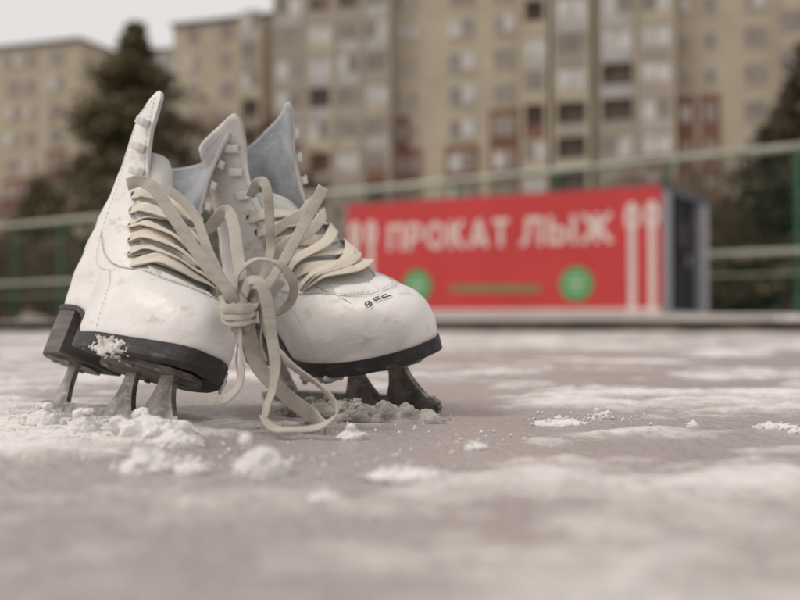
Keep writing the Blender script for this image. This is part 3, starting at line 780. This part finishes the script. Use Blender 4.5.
# ------------------------------------------------------------------ red rental kiosk
def kiosk():
    A = R(30); N = Vector((4.84, 20.3, 0)); zb = .25; H = 2.36
    r = empty('rental_kiosk', (N.x, N.y, zb)); r.rotation_euler = (0, 0, PI - A)
    tag(r, 'long red container kiosk with white Cyrillic lettering and green discs behind the rink edge', 'kiosk')
    L = 6.9; D = 3.1
    # local: +x along the front to the far left, y: away from the viewer is negative
    d = Vector((-math.cos(A), math.sin(A), 0)); s = Vector((math.sin(A), math.cos(A), 0))
    def u_of(px):
        t = (px - 400) / FPX; return (t * N.y - N.x) / (d.x - t * d.y)
    def v_of(px, py):
        u = u_of(px); Y = N.y + d.y * u; return EYE + (324 - py) / FPX * Y - zb
    Mx = Matrix(((1, 0, 0, 0), (0, -1, 0, 0), (0, 0, 1, 0), (0, 0, 0, 1)))   # work with y = depth into the kiosk
    def bx(g, x0, x1, y0, y1, z0, z1, mi=0): g.box(x0, x1, -y1, -y0, z0, z1, mi)
    g = MB(); bx(g, .12, L - .1, .06, D - .06, .08, H - .06)
    for i in range(24):                                    # ribs of the side walls
        x = .2 + i * (L - .4) / 24; bx(g, x, x + .12, D - .06, D - .03, .1, H - .1)
    g.build('body', M['contdark'], r)
    for x0, x1 in ((0, .14), (L - .12, L)):
        for y0, y1 in ((.0, .42), (D - .55, D)):
            g = MB(); bx(g, x0, x1, y0 + .03, y1, .0, H - .10); g.build('corner_post', M['contgrey'], r)
    g = MB(); bx(g, -.02, L + .02, .02, D + .02, H - .10, H + .02); g.build('roof', M['contblue'], r)
    g = MB(); bx(g, 0, L, .0, .06, -.03, .06); bx(g, 0, L, D - .06, D, -.03, .06); bx(g, 0, .1, .06, D - .06, -.03, .06); g.build('base_frame', M['contgrey'], r)
    g = MB(); bx(g, .01, .13, .9, .94, .1, H - .15); bx(g, .01, .125, 1.75, 1.80, .1, H - .15); bx(g, .08, .122, .5, 2.5, 1.55, 1.63)
    bx(g, .04, .121, 1.1, 1.6, 1.3, 1.8)
    dr = g.build('door', M['contdark'], r)
    g = MB(); bx(g, .0, .04, 1.64, 1.70, .95, 1.15); g.build('handle', M['contgrey'], dr)
    g = MB(); bx(g, .05, L - .02, -.03, .015, .04, H + .0); ban = g.build('banner', M['red'], r)
    g = MB(); bx(g, .05, L - .02, -.040, -.032, .035, .115); g.build('banner_hem', M['white'], ban)
    T_ = .19          # stroke thickness in letter heights
    ARC = lambda cx, cy, rx, ry, a0, a1, n: [(cx + rx * math.cos(R(a0 + (a1 - a0) * k / n)), cy + ry * math.sin(R(a0 + (a1 - a0) * k / n))) for k in range(n + 1)]
    GL = {'П': (.84, [[(.1, 0), (.1, 1)], [(.74, 0), (.74, 1)], [(0, .91), (.84, .91)]]),
          'Р': (.76, [[(.1, 0), (.1, 1)], [(.1, .91), (.42, .91)] + ARC(.42, .665, .24, .245, 90, -90, 8) + [(.1, .42)]]),
          'О': (.96, [ARC(.48, .5, .38, .41, 0, 360, 18)]),
          'К': (.80, [[(.1, 0), (.1, 1)], [(.12, .48), (.68, 1)], [(.24, .58), (.72, 0)]]),
          'А': (.92, [[(.09, 0), (.46, 1)], [(.83, 0), (.46, 1)], [(.2, .26), (.72, .26)]]),
          'Т': (.80, [[(.4, 0), (.4, 1)], [(0, .91), (.8, .91)]]),
          'Л': (.86, [[(.02, .08), (.16, .12), (.24, .35), (.28, .91)], [(.76, 0), (.76, 1)], [(.2, .91), (.84, .91)]]),
          'Ы': (1.08, [[(.1, 0), (.1, 1)], [(.1, .55), (.42, .55)] + ARC(.42, .32, .23, .23, 90, -90, 8) + [(.1, .09)], [(.98, 0), (.98, 1)]]),
          'Ж': (1.14, [[(.57, 0), (.57, 1)], [(.05, 1), (.52, .52)], [(.03, 0), (.50, .56)], [(1.09, 1), (.62, .52)], [(1.11, 0), (.64, .56)]])}
    def text(body, px0, px1, vc, hm):
        ua, ub = u_of(px0), u_of(px1); tot = sum(GL[c][0] for c in body) + .20 * (len(body) - 1); kx = (ub - ua) / tot; cur = 0; lay = 0
        for c in body:
            w, sts = GL[c]; g = MB()
            for st in sts:
                for a, b in zip(st[:-1], st[1:]):
                    A_ = Vector((ua + (cur + a[0]) * kx, 0, vc + (a[1] - .5) * hm)); B_ = Vector((ua + (cur + b[0]) * kx, 0, vc + (b[1] - .5) * hm))
                    dd = (B_ - A_).normalized(); nn = Vector((-dd.z, 0, dd.x)) * T_ * hm / 2
                    ext = dd * T_ * hm * (.22 if len(st) > 2 else 0); lay = (lay + 1) % 7; yo = .0345 + .0009 * lay
                    q = [A_ - ext - nn, B_ + ext - nn, B_ + ext + nn, A_ - ext + nn]
                    g.add([(p.x, .0325, p.z) for p in q] + [(p.x, yo, p.z) for p in q], [(4, 5, 6, 7), (0, 3, 2, 1), (0, 1, 5, 4), (1, 2, 6, 5), (2, 3, 7, 6), (3, 0, 4, 7)])
            g.build('letter', M['white'], ban); cur += w + .20
    vt = v_of(449, 235)
    text('ПРОКАТ', 389, 510, vt, .56)
    text('ЛЫЖ', 522, 613, vt, .56)
    def disc(px, py, rad):
        u, v = u_of(px), v_of(px, py); g = MB(); n = 32
        P = [(u + math.cos(2 * PI * k / n) * rad, v + math.sin(2 * PI * k / n) * rad) for k in range(n)]
        g.add([(x, .0325, z) for x, z in P] + [(x, .0385, z) for x, z in P], [tuple(range(n, 2 * n))] + [(k, (k + 1) % n, n + (k + 1) % n, n + k) for k in range(n)])
        o = g.build('green_disc', M['green'], ban)
        g = MB()
        for k in range(3):
            zz = v + .13 - k * .12; hw = (.17, .2, .13)[k]; bx(g, u - hw, u + hw, -.0440, -.0390, zz - .03, zz + .03)
        g.build('disc_mark', M['palegreen'], o)
    disc(577, 284, .34); disc(418, 286, .34)
    # illegible green line between the discs, built as plain dashes
    g = MB(); rn = random.Random(3); px = 452
    while px < 538:
        w = rn.uniform(2.5, 6); u0, u1 = u_of(px), u_of(px + w); v = v_of(px, 289); a, b = min(u0, u1), max(u0, u1)
        bx(g, a, b, -.0400, -.0325, v - .07 * rn.uniform(.7, 1), v + .08 * rn.uniform(.7, 1)); px += w + 1.6
    g.build('green_line', M['green'], ban)
    # two pairs of skis drawn at the ends
    def ski(px, ytop, ybot):
        u = u_of(px); v1 = v_of(px, ytop); v0 = v_of(px, ybot); g = MB(); n = 20
        bx(g, u - .07, u + .07, -.0400, -.0325, v0, v1 - .42)
        for k in range(n):                                # rounded open tip
            a0, a1 = 2 * PI * k / n, 2 * PI * (k + 1) / n
            P = [(u + math.cos(a) * q * .145, v1 - .26 + math.sin(a) * q * .28) for a, q in ((a0, 1), (a1, 1), (a1, .25), (a0, .25))]
            g.add([(x, .0325, z) for x, z in P] + [(x, .0420, z) for x, z in P], [(4, 5, 6, 7), (0, 3, 2, 1), (0, 1, 5, 4), (2, 3, 7, 6)])
        bx(g, u - .12, u + .12, -.0435, -.0425, v0 - .0, v0 + .14)
        g.build('ski_drawing', M['white'], ban)
    ski(633, 203, 314); ski(653, 201, 314); ski(356, 222, 316); ski(372, 221, 316)
kiosk()

# ------------------------------------------------------------------ mesh fence behind the kiosk
def fence():
    p0 = Vector((-15.8, 44, 0)); p1 = Vector((8.7, 24.1, 0)); d = (p1 - p0); Ltot = d.length; d.normalize()
    st = p0 - d * 9; r = empty('rink_fence', (st.x, st.y, .15), (0, 0, math.atan2(d.y, d.x)))
    tag(r, 'tall green mesh fence with pale top rail running behind the rink and kiosk', 'fence')
    L = Ltot + 9 + 12; H = 3.87
    x = (math.fmod(0, 3.05)); 
    # a post is seen at px 551, keep the spacing from there
    q = Vector((3.78, 27.8, 0)); off = (q - st).dot(d) % 3.05; x = off
    while x < L:
        g = MB(); g.box(x - .045, x + .045, -.045, .045, -.1, H - .04); g.box(x - .055, x + .055, -.055, .055, H - .04, H - .033)
        g.build('post', M['fence'], r); x += 3.05
    for z, rr, nm in ((H - .1, .085, 'top_rail'), (1.50, .07, 'middle_rail'), (1.02, .018, 'lower_rail')):
        g = MB(); g.tube([(0, -.07, z), (L, -.07, z)], rr, 8); g.build(nm, M['rail'], r, smooth=True)
    g = MB(); x = 0
    while x < L:
        g.box(x - .0025, x + .0025, -.052, -.048, .02, H - .05); x += .10
    z = .05
    while z < H - .06:
        g.box(0, L, -.0475, -.0445, z - .003, z + .003); z += .2
    tag(g.build('wire_mesh', M['fence'], r), kind='stuff')
fence()

# ------------------------------------------------------------------ apartment blocks
def facade_u(px, P, d):
    t = (px - 400) / FPX; return (t * P.y - P.x) / (d.x - t * d.y)
def block(name, label, P, ang, px0, px1, cols, nfl, zc0, roof_z, seed, wall='panel', depth=12, group=None, maxparts=95):
    d = Vector((math.cos(ang), -math.sin(ang), 0)); u0, u1 = facade_u(px0, P, d), facade_u(px1, P, d)
    r = empty(name, (P.x + d.x * u0, P.y + d.y * u0, 0), (0, 0, -ang)); tag(r, label, 'building', group)
    rn = random.Random(seed); Wd = u1 - u0; g = MB()
    g.box(0, Wd, .0, depth, 0, roof_z); 
    for k in range(1, nfl + 1):                       # panel joints
        z = zc0 - 1.4 + 2.8 * (k - 0)
        if z < roof_z: g.box(-.01, Wd + .01, -.012, 0.0, z - .05, z + .05)
    wobj = g.build('wall', M[wall], r)
    g = MB(); g.box(-.2, Wd + .2, -.25, depth, roof_z, roof_z + .35); g.build('roof', M['roof'], r)
    # columns of the facade
    wins = []
    for c in cols:
        kind, pa, pb = c[0], c[1], c[2]; br = c[3] if len(c) > 3 else 0
        a, b = facade_u(pa, P, d) - u0, facade_u(pb, P, d) - u0
        if br:
            g = MB(); g.box(a - .35, b + .35, -.06, -.013, 0, zc0 - 1.4 + 2.8 * br); g.build('brick_panel', M['rust'], r)
        pier = MB()
        if kind == 'l':
            pier.box(a - .30, a, -1.1, -.013, 0, roof_z - .4); pier.box(b, b + .30, -1.1, -.013, 0, roof_z - .4)
            pier.build('loggia_pier', M['panelg' if rn.random() < .6 else 'panel'], r)
        for k in range(nfl):
            zc = zc0 + 2.8 * k
            if zc + .8 > roof_z: continue
            g = MB(); y0 = -.02 if zc > zc0 - 1.4 + 2.8 * br or not br else -.065
            if kind in 'ws':
                hh = .72 if kind == 'w' else .6
                g.box(a, b, y0 - .05, y0 - .002, zc - hh, zc + hh, 0)
                n = 2 if kind == 'w' else 1; w = (b - a - .10) / n
                for i in range(n):
                    mi = 2 if rn.random() < .16 else 1
                    g.box(a + .05 + i * w + .04, a + .05 + (i + 1) * w - .04, y0 - .065, y0 - .051, zc - hh + .08, zc + hh - .08, mi)
                g.box(a - .05, b + .05, y0 - .12, y0 - .0665, zc - hh - .08, zc - hh - .02, 0)
                wins.append(('window', g, [M['frame'], M['glass'], M['glint']]))
            else:
                g.box(a + .002, b - .002, -.10, -.02, zc - 1.3, zc + 1.3, 0)      # recess wall, shade put into its dark tone
                pm = rn.choice([1, 1, 2, 2, 3, 4]) if k < 6 else rn.choice([1, 2, 2, 4, 4])
                if br and k < br: pm = rn.choice([3, 1, 2])
                g.box(a + .002, b - .002, -1.05, -.95, zc - 1.4, zc - .35, pm)    # parapet
                g.box(a + .002, b - .002, -1.0, -.10, zc - 1.45, zc - 1.405, 2)    # slab
                q = rn.random()
                if q < .75:                                                        # glazed in
                    n = max(2, int((b - a) / .9)); w = (b - a) / n; bright = rn.random() < .45
                    for i in range(n):
                        mi = 5 if (bright and rn.random() < .75) else (6 if rn.random() < .8 else 5)
                        g.box(a + i * w + .04, a + (i + 1) * w - .04, -1.02, -.98, zc - .34, zc + 1.1, mi)
                    g.box(a + .002, b - .002, -1.04, -.96, zc + 1.1, zc + 1.34, 2)
                wins.append(('loggia', g, [M['loggia'], M['panel'], M['panelg'], M['rust'], M['farwall'], M['glint'], M['glass']]))
    rn.shuffle(wins)
    for nm in ('window', 'loggia'):
        sel = [w for w in wins if w[0] == nm]
        for w in sel[:maxparts]: w[1].build(nm, w[2], r)
        if len(sel) > maxparts:
            g = MB()
            for w in sel[maxparts:]:
                b = len(g.v); g.v += w[1].v; g.f += [tuple(b + i for i in f) for f in w[1].f]; g.m += w[1].m
            tag(g.build(nm, sel[0][2], r), kind='stuff')
    return r

ANG = R(21)
Pc = Vector((5.0, 92, 0))
cols = [('l', 281, 306, 4), ('l', 313, 335, 3), ('l', 342, 363, 4), ('l', 370, 392, 5), ('s', 399, 406, 6), ('s', 411, 418, 5), ('w', 449, 475, 5), ('w', 494, 516, 6),
        ('l', 528, 548, 5), ('l', 560, 590, 4), ('l', 605, 636, 3), ('l', 645, 674, 5), ('s', 682, 692, 6), ('s', 706, 717, 6), ('w', 745, 768), ('l', 785, 812), ('w', 830, 858), ('w', 880, 905)]
block('apartment_building', 'large beige panel apartment block with stacked loggias filling the right of the background', Pc, ANG, 274, 960, cols, 10, 2.3, 29.4, 3)
Pb = Vector((-16.8, 106, 0))
block('apartment_building', 'beige panel apartment block right of the big conifer, its roofline seen against the sky', Pb, ANG, 172, 292,
      [('w', 186, 198, 3), ('w', 218, 232, 2), ('l', 246, 264), ('s', 272, 280)], 10, 3.0, 29.1, 5)
g = MB()
Pa = Vector((-43, 119, 0))
block('apartment_building', 'beige apartment block at the far left edge, left of the big conifer', Pa, ANG, -140, 78,
      [('l', -110, -85), ('w', -60, -45), ('w', -25, -12), ('w', 4, 18, 5), ('w', 24, 34, 5), ('w', 48, 62, 6)], 10, 3.0, 29.6, 9)
Pd = Vector((-43, 165, 0))
block('apartment_building', 'pale grey block farther back in the gap between the beige blocks', Pd, R(10), 60, 190,
      [('w', 82, 90), ('w', 98, 108), ('w', 116, 124), ('w', 134, 144), ('w', 152, 162)], 15, 3.0, 40.5, 13, wall='farwall')

# ------------------------------------------------------------------ trees
def conifer(label, base, H, Rb, m, seed, n=11000, trunk_h=.12, lean=0):
    r = empty('conifer_tree', base); tag(r, label, 'tree')
    rn = random.Random(seed); g = MB()
    g.tube([(0, 0, -.3), (0, 0, H * .5), (0, 0, H * .97)], [Rb * .07, Rb * .04, .03], 8); g.build('trunk', M['bark'], r)
    g = MB()
    # boughs: each a drooping line of leaf clumps
    nb = 230
    for b in range(nb):
        t = trunk_h + (1 - trunk_h) * (rn.random() ** .85); az = rn.uniform(0, 2 * PI)
        prof = (1 - t) ** .86 * min(1, (t - trunk_h) * 9 + .45)
        L = Rb * prof * rn.uniform(.65, 1.18) * (1 + .22 * math.sin(az * 3 + seed + t * 5)); 
        if L < .25: L = .25
        m_ = int(n / nb)
        for i in range(m_):
            q = rn.random() ** .6; rad = L * q; z = H * t + rad * (.18 - .30 * q) + rn.gauss(0, .13)
            wob = .11 * L + .1; x = math.cos(az) * rad + rn.gauss(0, wob); y = math.sin(az) * rad + rn.gauss(0, wob)
            s = rn.uniform(.12, .30); c = Vector((x, y, z)); v1 = Vector((rn.gauss(0, 1), rn.gauss(0, 1), rn.gauss(0, .6))).normalized() * s
            v2 = Vector((rn.gauss(0, 1), rn.gauss(0, 1), rn.gauss(0, 1))).normalized() * s * .55
            g.add([c - v1, c + v2, c + v1, c - v2], [(0, 1, 2, 3)])
    g.build('crown', M[m], r)
conifer('big dark conifer rising behind the left skate between two beige blocks', (-12.0, 50, 0), 13.5, 6.8, 'needle', 4, n=16000)
conifer('dark conifer cut by the right edge of the photo behind the fence', (11.7, 29.8, 0), 8.2, 4.3, 'needle2', 6, n=24000, trunk_h=.02)
conifer('shorter dark conifer left of the big one, behind the fence', (-17.5, 54, 0), 7.0, 3.6, 'needle', 8, n=12000)

def bare_tree(label, base, H, seed, m='twig', name='bare_tree', cat='tree', spread=.55, depth=5, nst=1, group=None, leaves=0):
    r = empty(name, base); tag(r, label, cat, group)
    rn = random.Random(seed); tr = MB(); cw = MB()
    def grow(p, d, L, rad, k):
        e = p + d * L; mid = (p + e) / 2 + Vector((rn.gauss(0, 1), rn.gauss(0, 1), 0)) * L * .05
        (tr if k == 0 else cw).tube([p, mid, e], [rad, rad * .85, rad * .65], 5 if k < 2 else 3, cap=False)
        if k >= depth: return
        for i in range(rn.choice([3, 3, 4])):
            a = rn.uniform(0, 2 * PI); s = spread * rn.uniform(.6, 1.3)
            nd = (d + Vector((math.cos(a) * s, math.sin(a) * s, rn.uniform(-.1, .25)))).normalized()
            grow(p.lerp(e, rn.uniform(.55, 1)), nd, L * rn.uniform(.55, .8), rad * .6, k + 1)
    for i in range(nst):
        a = rn.uniform(0, 2 * PI); q = .25 if nst > 1 else 0
        grow(Vector((math.cos(a) * q, math.sin(a) * q, 0)), Vector((math.cos(a) * q * 1.4, math.sin(a) * q * 1.4, 1)).normalized(), H * .36, H * .014 + .01, 0)
    if leaves:
        for i in range(leaves):
            t = rn.random(); a = rn.uniform(0, 2 * PI); q = H * .42 * math.sqrt(rn.random()) * (1 - .5 * t * t); c = Vector((math.cos(a) * q, math.sin(a) * q, H * (.05 + .9 * t)))
            c += Vector((rn.gauss(0, .1), rn.gauss(0, .1), rn.gauss(0, .15))); s_ = rn.uniform(.05, .13)
            v1 = Vector((rn.gauss(0, 1), rn.gauss(0, 1), rn.gauss(0, 1))).normalized() * s_; v2 = v1.orthogonal().normalized() * s_ * .6
            cw.add([c - v1, c + v2, c + v1, c - v2], [(0, 1, 2, 3)])
    tr.build('trunk' if nst == 1 else 'stem', M['bark'], r); cw.build('crown' if nst == 1 else 'twigs', M[m], r)
bare_tree('bare brown tree before the gap left of the large block', (-9.2, 62, 0), 14, 11, depth=6)
bare_tree('thin bare tree in front of the stacked loggias behind the right skate', (-4.0, 66, 0), 12, 12, depth=6)
bare_tree('bare tree at the far left behind the fence', (-21.0, 58, 0), 9, 13, depth=6)
bl = [(-22, 50, 4.2), (-19.5, 47, 3.6), (-16.5, 46, 3.8), (-13.5, 44, 3.4), (-9.5, 42, 3.3), (2.0, 40, 4.3), (4.6, 37, 4.0), (7.2, 34, 4.0), (8.4, 30.5, 3.8), (9.6, 31.5, 3.4), (8.2, 36, 5.2), (10.5, 36, 5.5)]
lb = ['leftmost bare reddish shrub behind the left end of the fence', 'reddish shrub behind the fence, second from the left edge', 'bare shrub below the big conifer, left side', 'bare shrub below the big conifer, right side', 'bare shrub hidden low behind the left skate', 'bare shrub behind the left half of the red kiosk', 'bare shrub behind the middle of the red kiosk', 'bare shrub behind the right end of the kiosk roof', 'brown shrub just right of the kiosk end wall', 'dense brown shrub between the kiosk and the right conifer', 'taller bare shrub rising above the kiosk corner', 'tall bare shrub behind the right conifer']
for i, (x, y, h) in enumerate(bl):
    bare_tree(lb[i], (x, y, .1), h, 40 + i, 'twig', 'bare_shrub', 'shrub', .75, 5, 5, 'bare shrubs behind the fence', 2300)

# snow heaped along the kerb
lump('snow_pile', (4.35, 10.0, .075), (1.15, .4, .14), 'long pale snow pile on the rink edge at the right', 'snow', None, 51, 'snow')
lump('snow_pile', (-10.6, 32, .17), (.5, .5, .22), 'small grey snow pile by the fence at the far left', 'snow', None, 52, 'slush')
